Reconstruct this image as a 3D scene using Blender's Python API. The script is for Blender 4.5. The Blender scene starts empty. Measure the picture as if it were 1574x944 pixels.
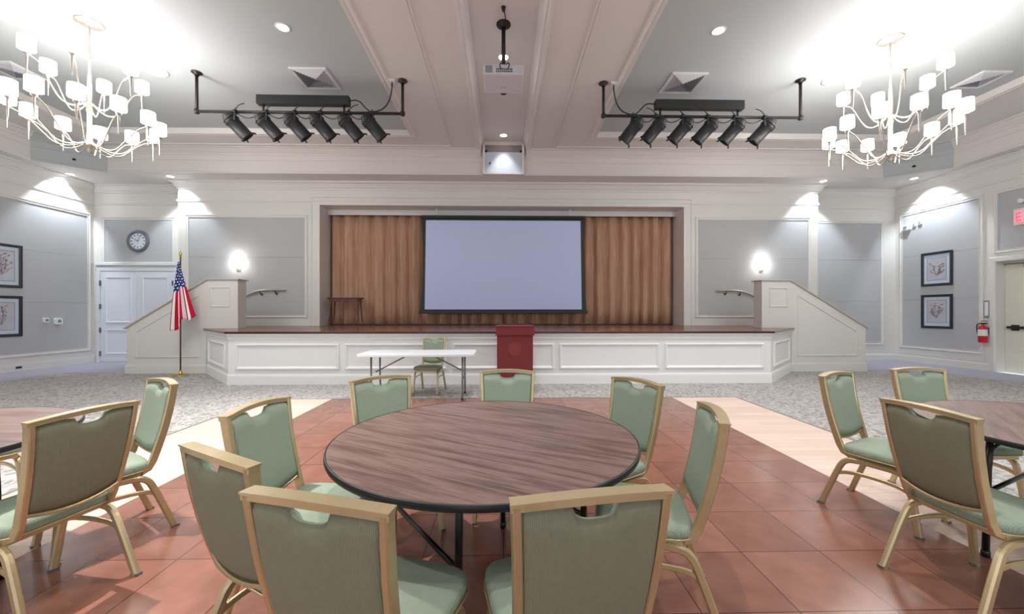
import bpy, bmesh, math, random
from mathutils import Vector, Matrix
random.seed(4)
PI = math.pi
SC = bpy.context.scene
COL = SC.collection
# ------------------------------------------------------------------ camera, world, exposure
cd = bpy.data.cameras.new('camera'); cam = bpy.data.objects.new('camera', cd); COL.objects.link(cam)
cam.location = (0, 0, 1.40); cam.rotation_euler = (PI/2, 0, math.radians(-1.227))
cd.sensor_width = 36.0; cd.lens = 36.0*607/1574; cd.shift_y = 8/1574; cd.clip_start = .05
SC.camera = cam
w = bpy.data.worlds.new('world'); SC.world = w; w.use_nodes = True
w.node_tree.nodes['Background'].inputs[0].default_value = (.80, .90, 1, 1)
w.node_tree.nodes['Background'].inputs[1].default_value = 1.0
SC.view_settings.view_transform = 'Standard'; SC.view_settings.look = 'None'
SC.view_settings.gamma = 1; SC.view_settings.use_curve_mapping = False
SC.view_settings.exposure = 0.22
REAR_FILL = 70.0        # added fill lamps behind the camera, W each
SPOT = 210.0       # recessed ceiling downlights
CHAND = 9.5       # shade emission
def light(kind, name, loc, energy, color=(1,1,1), size=.05, rot=(0,0,0), spot=None, blend=.5, sy=None):
    l = bpy.data.lights.new(name, kind); l.energy = energy; l.color = color
    if kind == 'AREA':
        l.shape = 'RECTANGLE'; l.size = size; l.size_y = sy or size
    else: l.shadow_soft_size = size
    if kind == 'SPOT': l.spot_size = math.radians(spot); l.spot_blend = blend
    o = bpy.data.objects.new(name, l); COL.objects.link(o); o.location = loc; o.rotation_euler = rot
    return o
for wx in (-8.4, -2.8, 2.8, 8.4):     # fill lamps added at the made-up rear windows
    light('AREA', 'window_daylight', (wx, -4.9, 2.6), REAR_FILL, (.93,.97,1), 3.8, (PI/2, 0, 0), sy=3.6)

# ------------------------------------------------------------------ materials
def lin(c):
    return tuple(((v/255)/12.92 if v/255 <= .04045 else (((v/255)+.055)/1.055)**2.4) for v in c)+(1,)
def mat(name, rgb, rough=.6, metal=0, spec=.5, bump=0, bscale=40, var=0, vscale=3, emis=None, estr=0):
    m = bpy.data.materials.new(name); m.use_nodes = True; nt = m.node_tree; b = nt.nodes['Principled BSDF']
    c = lin(rgb); b.inputs['Base Color'].default_value = c; b.inputs['Roughness'].default_value = rough
    b.inputs['Metallic'].default_value = metal; b.inputs['Specular IOR Level'].default_value = spec
    tc = nt.nodes.new('ShaderNodeTexCoord')
    if var:
        n = nt.nodes.new('ShaderNodeTexNoise'); n.inputs['Scale'].default_value = vscale; n.inputs['Detail'].default_value = 4
        r = nt.nodes.new('ShaderNodeValToRGB')
        r.color_ramp.elements[0].position = .3; r.color_ramp.elements[1].position = .7
        r.color_ramp.elements[0].color = tuple(x*(1-var) for x in c[:3])+(1,)
        r.color_ramp.elements[1].color = tuple(min(1, x*(1+var)) for x in c[:3])+(1,)
        nt.links.new(tc.outputs['Object'], n.inputs['Vector']); nt.links.new(n.outputs['Fac'], r.inputs['Fac'])
        nt.links.new(r.outputs['Color'], b.inputs['Base Color'])
    if bump:
        n = nt.nodes.new('ShaderNodeTexNoise'); n.inputs['Scale'].default_value = bscale
        bp = nt.nodes.new('ShaderNodeBump'); bp.inputs['Strength'].default_value = bump; bp.inputs['Distance'].default_value = .01
        nt.links.new(tc.outputs['Object'], n.inputs['Vector']); nt.links.new(n.outputs['Fac'], bp.inputs['Height'])
        nt.links.new(bp.outputs['Normal'], b.inputs['Normal'])
    if emis:
        b.inputs['Emission Color'].default_value = lin(emis); b.inputs['Emission Strength'].default_value = estr
    return m
class NT:
    """small node helper"""
    def __init__(s, name, rough=.5, spec=.5):
        s.m = bpy.data.materials.new(name); s.m.use_nodes = True; s.nt = s.m.node_tree; s.b = s.nt.nodes['Principled BSDF']
        s.b.inputs['Roughness'].default_value = rough; s.b.inputs['Specular IOR Level'].default_value = spec
        s.tc = s.nt.nodes.new('ShaderNodeTexCoord')
    def n(s, t, **k):
        x = s.nt.nodes.new('ShaderNode'+t)
        for a, v in k.items():
            if hasattr(x, a): setattr(x, a, v)
        return x
    def l(s, a, b): s.nt.links.new(a, b)
    def sep(s, out='Object'):
        x = s.n('SeparateXYZ'); s.l(s.tc.outputs[out], x.inputs[0]); return x.outputs
    def math(s, op, a, b=None):
        x = s.n('Math', operation=op)
        for i, v in enumerate((a, b)):
            if v is None: continue
            if isinstance(v, (int, float)): x.inputs[i].default_value = v
            else: s.l(v, x.inputs[i])
        return x.outputs[0]
    def mapping(s, scale, rot=(0,0,0), out='Object'):
        x = s.n('Mapping'); x.inputs['Scale'].default_value = scale; x.inputs['Rotation'].default_value = rot
        s.l(s.tc.outputs[out], x.inputs[0]); return x.outputs[0]
    def noise(s, vec, scale, detail=3, rough=.5):
        x = s.n('TexNoise'); x.inputs['Scale'].default_value = scale; x.inputs['Detail'].default_value = detail
        x.inputs['Roughness'].default_value = rough; s.l(vec, x.inputs['Vector']); return x.outputs['Fac']
    def ramp(s, fac, stops):
        x = s.n('ValToRGB'); e = x.color_ramp.elements
        while len(e) < len(stops): e.new(.5)
        for k, (p, c) in enumerate(stops): e[k].position = p; e[k].color = lin(c)
        s.l(fac, x.inputs[0]); return x.outputs[0]
    def mix(s, f, a, b, bt='MIX'):
        x = s.nt.nodes.new('ShaderNodeMix'); x.data_type = 'RGBA'; x.blend_type = bt
        for i, v in ((0, f), (6, a), (7, b)):
            if isinstance(v, (int, float)): x.inputs[i].default_value = v
            elif isinstance(v, tuple): x.inputs[i].default_value = lin(v)
            else: s.l(v, x.inputs[i])
        return x.outputs[2]
    def bump(s, h, st=.3, d=.01):
        x = s.n('Bump'); x.inputs['Strength'].default_value = st; x.inputs['Distance'].default_value = d
        s.l(h, x.inputs['Height']); s.l(x.outputs[0], s.b.inputs['Normal'])
M = {}
M['white'] = mat('white_paint', (222,219,214), .45, var=.012, vscale=1.2)
M['stagewhite'] = mat('white_satin_paint', (232,232,231), .4, var=.012, vscale=1.2)
M['knee'] = mat('warm_white_paint', (218,216,211), .45, var=.012, vscale=1.2)
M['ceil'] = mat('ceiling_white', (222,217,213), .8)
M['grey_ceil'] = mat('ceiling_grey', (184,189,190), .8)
M['doorwhite'] = mat('door_white', (225,229,236), .4)
M['beige_door'] = mat('door_beige', (226,223,208), .45)
M['black'] = mat('black_metal', (30,31,34), .45)
M['blacktube'] = mat('black_tube', (18,19,22), .35)
M['grey_metal'] = mat('grey_metal', (120,124,132), .35, .7)
M['chrome'] = mat('brushed_nickel', (196,186,172), .32, .8)
M['gold'] = mat('gold_frame', (196,178,140), .34, .66, var=.06, vscale=8)
M['brass'] = mat('brass', (200,170,90), .3, .9)
M['plastic'] = mat('white_plastic', (228,232,238), .4)
M['projector'] = mat('projector_shell', (205,202,210), .4)
M['dark'] = mat('dark_gap', (26,22,22), .8)
M['grille'] = mat('grille_grey', (140,142,148), .6)
M['bronze'] = mat('bronze_pipe', (46,38,38), .45, .3)
M['can'] = mat('can_black', (40,40,43), .5)
M['red'] = mat('red_enamel', (196,26,36), .3)
M['label'] = mat('label_white', (225,225,225), .5)
M['skin_dark_wood'] = mat('mahogany', (96,50,36), .35, var=.15, vscale=9)
M['frame_black'] = mat('frame_black', (34,38,46), .35)
M['matboard'] = mat('mat_board', (196,208,220), .8)
M['screen'] = mat('screen_white', (200,213,250), .75)  # white fabric; the bluish cast of cool light is put into its colour
M['lectern'] = mat('burgundy_cloth', (122,42,46), .75, bump=.2, bscale=300)
M['emblem'] = mat('emblem_rose', (134,54,58), .8)
M['edge'] = mat('edge_vinyl', (22,22,25), .45)
M['tabletop_white'] = mat('blow_moulded_white', (232,236,240), .4)
M['switch'] = mat('switch_white', (238,240,244), .4)
M['glow'] = mat('lit_lens', (255,255,255), .5, emis=(255,250,245), estr=14)
M['shade'] = mat('lit_shade', (250,248,244), .6, emis=(255,249,243), estr=CHAND)
M['shade_dim'] = mat('lit_glass', (250,248,244), .3, emis=(255,250,246), estr=22)
M['exit_red'] = mat('exit_letters', (255,60,70), .5, emis=(255,50,70), estr=3.0)
M['exit_face'] = mat('exit_face', (250,215,220), .4)
M['ink'] = mat('ink_brown', (148,130,134), .8)
M['artpaper'] = mat('art_paper', (186,184,192), .8, var=.04, vscale=6)
M['glass'] = mat('window_glass', (230,240,245), .05); M['glass'].node_tree.nodes['Principled BSDF'].inputs['Transmission Weight'].default_value = 1
# acoustic fabric
def fabric(name, rgb, weave=220):
    t = NT(name, .9, .2); c = t.noise(t.mapping((1,1,1)), 2.0, 2)
    a = tuple(int(x*.99) for x in rgb); b = tuple(min(255, int(x*1.01)) for x in rgb)
    t.l(t.ramp(c, [(.3, a), (.7, b)]), t.b.inputs['Base Color'])
    h = t.noise(t.mapping((1,1,1)), weave, 2); t.bump(h, .25, .004); return t.m
M['panel'] = fabric('grey_acoustic_fabric', (184,185,186))
# chair fabrics
def chairfab(name, c0, c1, axis='X'):
    t = NT(name, .85, .25); s = t.sep('Object')
    v = t.math('SINE', t.math('MULTIPLY', s[0], 1300.0))
    v = t.math('ADD', t.math('MULTIPLY', v, .5), .5)
    n = t.noise(t.mapping((1,1,1)), 60, 3)
    f = t.math('ADD', t.math('MULTIPLY', v, .55), t.math('MULTIPLY', n, .45))
    t.l(t.ramp(f, [(.15, c0), (.85, c1)]), t.b.inputs['Base Color']); t.bump(v, .25, .002); return t.m
M['seatfab'] = chairfab('sage_green_fabric', (134,148,130), (152,164,146))
M['backfab'] = chairfab('olive_ribbed_fabric', (116,115,96), (136,135,114))
# round table laminate
def laminate():
    t = NT('walnut_laminate', .36, .45)
    rm = t.mapping((1,1,1), (0,0,.52)); mp2 = t.n('Mapping'); mp2.inputs['Scale'].default_value = (1.0, 13, 1); t.l(rm, mp2.inputs[0]); vec = mp2.outputs[0]; n = t.noise(vec, 2.2, 7, .6)
    mp3 = t.n('Mapping'); mp3.inputs['Scale'].default_value = (2, 60, 1); t.l(rm, mp3.inputs[0]); n2 = t.noise(mp3.outputs[0], 3.0, 4)
    f = t.math('ADD', t.math('MULTIPLY', n, .7), t.math('MULTIPLY', n2, .3))
    t.l(t.ramp(f, [(.32, (72,54,49)), (.45, (98,77,71)), (.56, (124,101,93)), (.70, (90,71,66))]), t.b.inputs['Base Color'])
    t.l(t.math('ADD', t.math('MULTIPLY', n2, .15), .30), t.b.inputs['Roughness']); return t.m
M['laminate'] = laminate()
def tiles():
    t = NT('terracotta_tiles', .22, .5); s = t.sep('Object')
    def edge(o, off):
        f = t.math('FRACT', t.math('MULTIPLY', t.math('ADD', o, off), 1/.46))
        d = t.math('ABSOLUTE', t.math('SUBTRACT', f, .5)); return t.math('GREATER_THAN', d, .4925)
    g = t.math('MAXIMUM', edge(s[0], 4.6), edge(s[1], 9.2 - 6.41 % .46))
    vw = t.n('TexWhiteNoise'); vw.noise_dimensions = '2D'
    cx = t.math('FLOOR', t.math('MULTIPLY', t.math('ADD', s[0], 4.6), 1/.46)); cy = t.math('FLOOR', t.math('MULTIPLY', t.math('ADD', s[1], 9.2 - 6.41 % .46), 1/.46))
    cv = t.n('CombineXYZ'); t.l(cx, cv.inputs[0]); t.l(cy, cv.inputs[1]); t.l(cv.outputs[0], vw.inputs['Vector'])
    n = t.noise(t.mapping((1,1,1)), 6, 3, .5); n2 = t.noise(t.mapping((1,1,1)), 18, 2)
    f = t.math('ADD', t.math('MULTIPLY', n, .62), t.math('ADD', t.math('MULTIPLY', vw.outputs['Value'], .22), .08))
    c = t.ramp(f, [(.25, (120,78,65)), (.5, (134,89,74)), (.75, (151,102,86))])
    t.l(t.mix(g, c, (84,48,44)), t.b.inputs['Base Color'])
    t.b.inputs['Roughness'].default_value = .23
    return t.m
M['tiles'] = tiles()
def cream():
    t = NT('cream_planks', .4, .4)
    br = t.n('TexBrick'); br.inputs['Scale'].default_value = 1; br.inputs['Brick Width'].default_value = .92; br.inputs['Row Height'].default_value = .115
    br.inputs['Mortar Size'].default_value = .002; br.inputs['Color1'].default_value = lin((214,190,174)); br.inputs['Color2'].default_value = lin((226,206,192)); br.inputs['Mortar'].default_value = lin((180,146,130))
    t.l(t.mapping((1,1,1)), br.inputs['Vector'])
    n = t.noise(t.mapping((2,18,1)), 3, 4); c = t.mix(t.math('MULTIPLY', n, .5), br.outputs['Color'], (204,178,162))
    t.l(c, t.b.inputs['Base Color']); return t.m
M['cream'] = cream()
def carpet(name, a, b, c):
    t = NT(name, .95, .1); vec = t.mapping((1,1,1)); n = t.noise(vec, 3.2, 2)
    v = t.n('TexVoronoi'); v.feature = 'DISTANCE_TO_EDGE'; v.inputs['Scale'].default_value = 7
    mx = t.n('Mix'); mx.data_type = 'VECTOR' if hasattr(mx, 'data_type') else None
    t.l(vec, v.inputs['Vector'])
    wv = t.n('TexNoise'); wv.inputs['Scale'].default_value = 6; wv.inputs['Detail'].default_value = 5; wv.inputs['Distortion'].default_value = 2.5; t.l(vec, wv.inputs['Vector'])
    f = t.math('ADD', t.math('MULTIPLY', wv.outputs['Fac'], .8), t.math('MULTIPLY', v.outputs['Distance'], .5))
    t.l(t.ramp(f, [(.38, a), (.47, b), (.53, c), (.62, a)]), t.b.inputs['Base Color'])
    t.bump(t.noise(vec, 300, 2), .5, .006); return t.m
M['carpet'] = carpet('patterned_carpet', (146,142,139), (194,191,188), (170,165,162))
M['carpet2'] = mat('lavender_carpet', (166,163,176), .95, bump=.3, bscale=250, var=.05, vscale=30)
def deck():
    t = NT('stage_boards', .22, .5)
    br = t.n('TexBrick'); br.inputs['Scale'].default_value = 1; br.inputs['Brick Width'].default_value = 1.4; br.inputs['Row Height'].default_value = .09
    br.inputs['Mortar Size'].default_value = .0015; br.inputs['Color1'].default_value = lin((112,72,56)); br.inputs['Color2'].default_value = lin((130,86,68)); br.inputs['Mortar'].default_value = lin((60,36,30))
    t.l(t.mapping((1,1,1)), br.inputs['Vector']); t.l(br.outputs['Color'], t.b.inputs['Base Color']); return t.m
M['deck'] = deck()
def curtain_m():
    t = NT('tan_curtain', .8, .2); n = t.noise(t.mapping((6,6,.6)), 2, 4)
    t.l(t.ramp(n, [(.3, (176,136,112)), (.7, (202,163,138))]), t.b.inputs['Base Color']); t.bump(t.noise(t.mapping((1,1,1)), 260, 2), .2, .003); return t.m
M['curtain'] = curtain_m()
def flag_m():
    t = NT('flag_cloth', .8, .2); s = t.sep('UV')
    st = t.math('LESS_THAN', t.math('FRACT', t.math('MULTIPLY', s[0], 6.5)), .5)
    c = t.mix(st, (235,232,235), (196,24,52))
    can = t.math('LESS_THAN', s[1], .44)
    # white stars as staggered dots
    row = t.math('FLOOR', t.math('MULTIPLY', s[1], 22))
    fx = t.math('SUBTRACT', t.math('FRACT', t.math('ADD', t.math('MULTIPLY', s[0], 7), t.math('MULTIPLY', row, .5))), .5)
    fy = t.math('SUBTRACT', t.math('FRACT', t.math('MULTIPLY', s[1], 22)), .5)
    dd = t.math('ADD', t.math('MULTIPLY', fx, fx), t.math('MULTIPLY', fy, fy))
    star = t.math('LESS_THAN', dd, .055)
    t.l(t.mix(can, c, t.mix(star, (40,56,120), (235,235,240))), t.b.inputs['Base Color']); return t.m
M['flag'] = flag_m()

# ------------------------------------------------------------------ mesh helpers
def nb(): return bmesh.new()
def add_box(bm, x0, x1, y0, y1, z0, z1, mi=0):
    vs = [bm.verts.new((x, y, z)) for z in (z0, z1) for y in (y0, y1) for x in (x0, x1)]
    for f in ((0,2,3,1), (4,5,7,6), (0,1,5,4), (2,6,7,3), (0,4,6,2), (1,3,7,5)):
        bm.faces.new([vs[i] for i in f]).material_index = mi
def add_prism(bm, poly, ext, mapf, mi=0, smooth=False):
    """extrude 2D polygon (a,b) between ext=(h0,h1) with mapf(a,b,h)->xyz"""
    lo = [bm.verts.new(mapf(a, b, ext[0])) for a, b in poly]; hi = [bm.verts.new(mapf(a, b, ext[1])) for a, b in poly]
    n = len(poly); fs = [bm.faces.new(lo[::-1]), bm.faces.new(hi)]
    for i in range(n):
        f = bm.faces.new((lo[i], lo[(i+1) % n], hi[(i+1) % n], hi[i])); f.smooth = smooth; fs.append(f)
    for f in fs: f.material_index = mi
def frames(path):
    P = [Vector(p) for p in path]; T = []
    for i in range(len(P)):
        a = P[max(i-1, 0)]; b = P[min(i+1, len(P)-1)]; T.append((b-a).normalized())
    return P, T
def add_sweep(bm, path, sec, up=(1,0,0), mi=0, smooth=False, scale=None, caps=True):
    """sweep a 2D section (list of (s,t)) along path; s along 'up' direction"""
    P, T = frames(path); rings = []
    for i, (p, t) in enumerate(zip(P, T)):
        u = Vector(up); u = (u - t*u.dot(t))
        if u.length < 1e-4: u = Vector((0,1,0)) - t*t.y
        u.normalize(); v = t.cross(u); k = scale[i] if scale else 1
        rings.append([bm.verts.new(p + u*a*k + v*b*k) for a, b in sec])
    n = len(sec)
    for r0, r1 in zip(rings, rings[1:]):
        for j in range(n):
            f = bm.faces.new((r0[j], r0[(j+1) % n], r1[(j+1) % n], r1[j])); f.smooth = smooth; f.material_index = mi
    if caps:
        for r in (rings[0][::-1], rings[-1]):
            f = bm.faces.new(r); f.material_index = mi
def circ(r, n=10): return [(r*math.cos(2*PI*i/n), r*math.sin(2*PI*i/n)) for i in range(n)]
def rrect(a, b, c=.3):
    a /= 2; b /= 2; k = min(a, b)*c
    return [(-a+k,-b), (a-k,-b), (a,-b+k), (a,b-k), (a-k,b), (-a+k,b), (-a,b-k), (-a,-b+k)]
def add_tube(bm, path, r, n=10, mi=0, scale=None): add_sweep(bm, path, circ(r, n), up=(.31,.17,.93) if abs((Vector(path[-1])-Vector(path[0])).normalized().z) < .9 else (1,.01,0), mi=mi, smooth=True, scale=scale)
def add_lathe(bm, prof, n=32, loc=(0,0,0), mi=0, smooth=True, mapf=None):
    rings = []; L = Vector(loc); mapf = mapf or (lambda v: v)
    for r, z in prof:
        if r < 1e-6: rings.append([bm.verts.new(mapf(Vector((0,0,z)))+L)])
        else: rings.append([bm.verts.new(mapf(Vector((r*math.cos(2*PI*i/n), r*math.sin(2*PI*i/n), z)))+L) for i in range(n)])
    for a, b in zip(rings, rings[1:]):
        for i in range(n):
            j = (i+1) % n
            va = [a[0]] if len(a) == 1 else [a[i], a[j]]; vb = [b[0]] if len(b) == 1 else [b[j], b[i]]
            if len(va)+len(vb) >= 3:
                f = bm.faces.new(va+vb); f.smooth = smooth; f.material_index = mi
def add_ribbon(bm, pts, closed, prof, mapf, mi=0):
    """mitred moulding: offsets prof=(offset to the left of travel, height) mapped by mapf(a,b,h)"""
    P = [Vector(p) for p in pts]; n = len(P); cols = []
    for i in range(n):
        ds = []
        if closed or i > 0: ds.append((P[i]-P[i-1]).normalized())
        if closed or i < n-1: ds.append((P[(i+1) % n]-P[i]).normalized())
        ns = [Vector((-d.y, d.x)) for d in ds]
        m = ns[0] if len(ns) == 1 else (ns[0]+ns[1])/(1+ns[0].dot(ns[1]))
        cols.append([bm.verts.new(mapf(*(P[i]+m*o), h)) for o, h in prof])
    k = len(prof)
    for i in range(n if closed else n-1):
        a = cols[i]; b = cols[(i+1) % n]
        for j in range(k-1):
            bm.faces.new((a[j], b[j], b[j+1], a[j+1])).material_index = mi[i] if isinstance(mi, list) else mi
def arc(c, r, a0, a1, n, f):
    return [f(c[0]+r*math.cos(a0+(a1-a0)*i/n), c[1]+r*math.sin(a0+(a1-a0)*i/n)) for i in range(n+1)]
def smooth_path(pts, it=2):
    P = [Vector(p) for p in pts]
    for _ in range(it):
        Q = [P[0]]
        for a, b in zip(P, P[1:]): Q += [a*.75+b*.25, a*.25+b*.75]
        P = Q+[P[-1]]
    return P
def obj(name, bm, m, parent=None, bevel=0, seg=2, smooth=None):
    bmesh.ops.remove_doubles(bm, verts=bm.verts, dist=1e-6)
    bmesh.ops.recalc_face_normals(bm, faces=bm.faces)
    me = bpy.data.meshes.new(name); bm.to_mesh(me); bm.free()
    for x in (m if isinstance(m, (list, tuple)) else [m]): me.materials.append(M[x] if isinstance(x, str) else x)
    o = bpy.data.objects.new(name, me); COL.objects.link(o)
    if parent: o.parent = parent
    if bevel:
        b = o.modifiers.new('bevel', 'BEVEL'); b.width = bevel; b.segments = seg; b.limit_method = 'ANGLE'; b.angle_limit = math.radians(40); b.harden_normals = False
    return o
def thing(name, label, cat, loc=(0,0,0), rz=0, group=None):
    o = bpy.data.objects.new(name, None); COL.objects.link(o); o.location = loc; o.rotation_euler = (0,0,rz); o.empty_display_size = .1
    tag(o, label, cat, group); return o
def tag(o, label, cat, group=None):
    o['label'] = label; o['category'] = cat
    if group: o['group'] = group
    return o
def struct(o): o['kind'] = 'structure'; return o
def dup(root, loc, rz=0, label=None, group=None):
    r = root.copy(); COL.objects.link(r); r.location = loc; r.rotation_euler = (0,0,rz)
    if label: r['label'] = label
    if group: r['group'] = group
    for ch in list(root.children):
        c = ch.copy(); COL.objects.link(c); c.parent = r
        for g in ch.children:
            d = g.copy(); COL.objects.link(d); d.parent = c
    return r

# ------------------------------------------------------------------ the setting
YW, YR, YC = 10.95, 11.35, 11.65      # stage wall, recess wall, curtain plane
XW, ZS, ZC, ZT, ZH = 11.5, 4.97, 5.60, 5.70, 5.85   # side walls, soffit, ceiling, grey tray, centre channel
YB = -5.0
bm = nb(); add_box(bm, -XW, XW, YB, YR+.4, -.1, 0); struct(obj('floor', bm, 'carpet'))
bm = nb()      # lavender border by the side walls and alcoves
for s in (-1, 1):
    x0, x1 = sorted((s*10.1, s*XW)); add_box(bm, x0, x1, YB, YR, 0, .004)
    x0, x1 = sorted((s*8.75, s*10.1)); add_box(bm, x0, x1, 9.3, YR, 0, .004)
struct(obj('floor_border', bm, 'carpet2'))
bm = nb(); add_box(bm, -2.76, 2.76, -4.4, 6.41, 0, .004); struct(obj('floor_tiles', bm, 'tiles'))
bm = nb(); add_box(bm, -3.8, -2.76, -4.4, 6.41, 0, .004); add_box(bm, 2.76, 3.8, -4.4, 6.41, 0, .004); struct(obj('floor_planks', bm, 'cream'))
bm = nb()
for s in (-1, 1):
    x0, x1 = sorted((s*3.8, s*3.83)); add_box(bm, x0, x1, -4.4, 6.44, 0, .008)
add_box(bm, -3.83, 3.83, 6.41, 6.44, 0, .007)
struct(obj('floor_edging', bm, mat('grey_edging', (132,126,128), .5)))
# walls
bm = nb()
for s in (-1, 1):
    x0, x1 = sorted((s*5.04, s*8.86)); add_box(bm, x0, x1, YW, YC+.35, 0, ZS)
add_box(bm, -5.04, 5.04, YW, YC+.02, 4.34, ZS); add_box(bm, -8.86, 8.86, YC+.35, YC+.5, 0, ZS); struct(obj('wall_back', bm, 'white'))
bm = nb()
for s in (-1, 1):
    x0, x1 = sorted((s*8.86, s*(XW+.4))); add_box(bm, x0, x1, YR, YR+.4, 0, ZS)
struct(obj('wall_recess', bm, 'white'))
bm = nb(); add_box(bm, -XW-.4, -XW, YB, YR, 0, ZS+.9); struct(obj('wall_left', bm, 'white'))
bm = nb()   # right wall with the door opening (Y 7.2..8.98, z 0..2.57)
add_box(bm, XW, XW+.4, 8.98, YR, 0, ZS+.9); add_box(bm, XW, XW+.4, YB, 7.15, 0, ZS+.9); add_box(bm, XW, XW+.4, 7.15, 8.98, 2.57, ZS+.9)
add_box(bm, XW+.32, XW+.4, 7.15, 8.98, 0, 2.57)
struct(obj('wall_right', bm, 'white'))
bm = nb()   # rear wall with four tall openings added for the fill light
xs = [-XW]
for wx in (-8.4, -2.8, 2.8, 8.4): xs += [wx-2, wx+2]
xs.append(XW)
for i in range(0, len(xs), 2): add_box(bm, xs[i], xs[i+1], YB-.3, YB, 0, 6)
for i in range(1, len(xs)-1, 2): add_box(bm, xs[i], xs[i+1], YB-.3, YB, 0, .7); add_box(bm, xs[i], xs[i+1], YB-.3, YB, 4.5, 6)
struct(obj('wall_rear', bm, 'white'))
for i, wx in enumerate((-8.4, -2.8, 2.8, 8.4)):  # unseen windows, made up as a source for the rear fill light
    bm = nb()
    for k in range(5): x = wx-2+k; add_box(bm, x-.03, x+.03, YB-.2, YB-.14, .7, 4.5)
    for k in range(4): z = .72+k*1.26; add_box(bm, wx-2, wx+2, YB-.2, YB-.14, z-.03, z+.03)
    f = struct(obj('window_%d' % (i+1), bm, 'white')); bm = nb(); add_box(bm, wx-1.99, wx+1.99, YB-.18, YB-.172, .71, 4.49)
    obj('window_pane', bm, 'glass', f)
# ceiling
bm = nb()
for x0, x1 in ((-XW, -9.46), (-2.19, -.59), (.59, 2.19), (9.46, XW)): add_box(bm, x0, x1, YB, YR+.4, ZC, ZC+.4)
for x0, x1 in ((-9.46, -2.19), (2.19, 9.46)): add_box(bm, x0, x1, 9.37, YR+.4, ZC, ZC+.4); add_box(bm, x0, x1, YB, -3.4, ZC, ZC+.4)
add_box(bm, -.59, .59, YB, YR+.4, ZH, ZC+.4)
struct(obj('ceiling', bm, 'ceil'))
bm = nb()
for s in (-1, 1):
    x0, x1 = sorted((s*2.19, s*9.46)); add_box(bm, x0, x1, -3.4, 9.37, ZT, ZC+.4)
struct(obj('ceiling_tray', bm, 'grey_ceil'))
inner = [(-11.1, YB), (-11.1, 9.5), (-10.1, 10.3), (10.1, 10.3), (11.1, 9.5), (11.1, YB)]
outer = [(-11.9, YB), (-11.9, 10.6), (-10.6, 12.1), (10.6, 12.1), (11.9, 10.6), (11.9, YB)]
bm = nb()
lo = [[bm.verts.new((x, y, ZS)) for x, y in q] for q in (inner, outer)]
for i in range(5): bm.faces.new((lo[0][i], lo[0][i+1], lo[1][i+1], lo[1][i]))
for z in (ZS+.63,):
    hi = [bm.verts.new((x, y, z)) for x, y in inner]
    for i in range(5): 
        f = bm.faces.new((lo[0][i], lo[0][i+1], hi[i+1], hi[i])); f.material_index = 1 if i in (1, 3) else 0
# the corner piece outside the recess
for s in (-1, 1):
    q = [(s*11.9, 10.6), (s*11.9, 12.1), (s*10.6, 12.1)]; bm.faces.new([bm.verts.new((x, y, ZS)) for x, y in q])
struct(obj('ceiling_soffit', bm, ['ceil', 'grey_ceil']))
H = lambda a, b, h: (a, b, h)
inn = inner[::-1]     # travel so that left = interior
crown = [(0, ZC-.16), (.025, ZC-.16), (.03, ZC-.13), (.07, ZC-.10), (.15, ZC-.03), (.19, ZC-.025), (.2, ZC)]
fas = [(0, ZS-.002), (.02, ZS-.002), (.025, ZS+.03), (.012, ZS+.06), (.012, ZS+.10), (0, ZS+.105)]
bm = nb()
cr_r = [inn[0], inn[1], inn[2], (.59, 10.3)]; cr_l = [(-.59, 10.3)]+inn[3:]
mi_r, mi_l = [0,1,0], [0,1,0]
add_ribbon(bm, cr_r, False, crown, H, mi_r); add_ribbon(bm, cr_l, False, crown, H, mi_l); add_ribbon(bm, cr_r, False, fas, H, mi_r); add_ribbon(bm, cr_l, False, fas, H, mi_l)
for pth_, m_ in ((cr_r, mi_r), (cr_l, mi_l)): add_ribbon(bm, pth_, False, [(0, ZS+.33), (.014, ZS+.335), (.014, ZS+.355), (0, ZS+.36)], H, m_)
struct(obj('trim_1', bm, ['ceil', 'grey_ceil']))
# wall crown
wallpath = [(XW, YB), (XW, YR), (8.86, YR), (8.86, YW), (-8.86, YW), (-8.86, YR), (-XW, YR), (-XW, YB)]
bm = nb()
add_ribbon(bm, wallpath, False, [(0, ZS-.22), (.02, ZS-.215), (.025, ZS-.18), (.05, ZS-.16), (.11, ZS-.06), (.15, ZS-.05), (.155, ZS-.001)], H)
add_ribbon(bm, wallpath, False, [(0, 4.41), (.018, 4.415), (.03, 4.44), (.03, 4.46), (0, 4.475)], H)
struct(obj('trim_2', bm, 'white'))
bbp = [(0, .18), (.012, .175), (.02, .15), (.02, 0)]
for nm, pth in (('baseboard_right', [(XW, 9.06), (XW, YR), (8.86, YR)]), ('baseboard_left', [(-XW+.02, YR), (-XW, YR), (-XW, YB)])):
    bm = nb(); add_ribbon(bm, pth, False, bbp, H); struct(obj(nm, bm, 'white'))
# ceiling mouldings: frame of each tray, outer frame lines, channel edges
bm = nb()
def bar(x0, x1, y0, y1, z0=ZC-.03, z1=ZC+.01): add_box(bm, x0, x1, y0, y1, z0, z1)
tp = [(-.012, ZC-.0), (-.012, ZC-.035), (.02, ZC-.03), (.05, ZC-.02), (.06, ZC-.018), (.085, ZC-.03), (.11, ZC-.028), (.12, ZC)]
for s in (-1, 1):
    r = [(s*2.19, -3.4), (s*9.46, -3.4), (s*9.46, 9.37), (s*2.19, 9.37)]
    if s > 0: r = r[::-1]
    add_ribbon(bm, r, True, tp, H)
    add_ribbon(bm, r, True, [(-.012, ZC), (-.012, ZT)], H)
struct(obj('trim_3', bm, 'ceil'))
bm = nb()
gp = [(-.035, ZC), (-.03, ZC-.02), (-.008, ZC-.022), (0, ZC-.008), (.008, ZC-.022), (.03, ZC-.02), (.035, ZC)]
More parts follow.
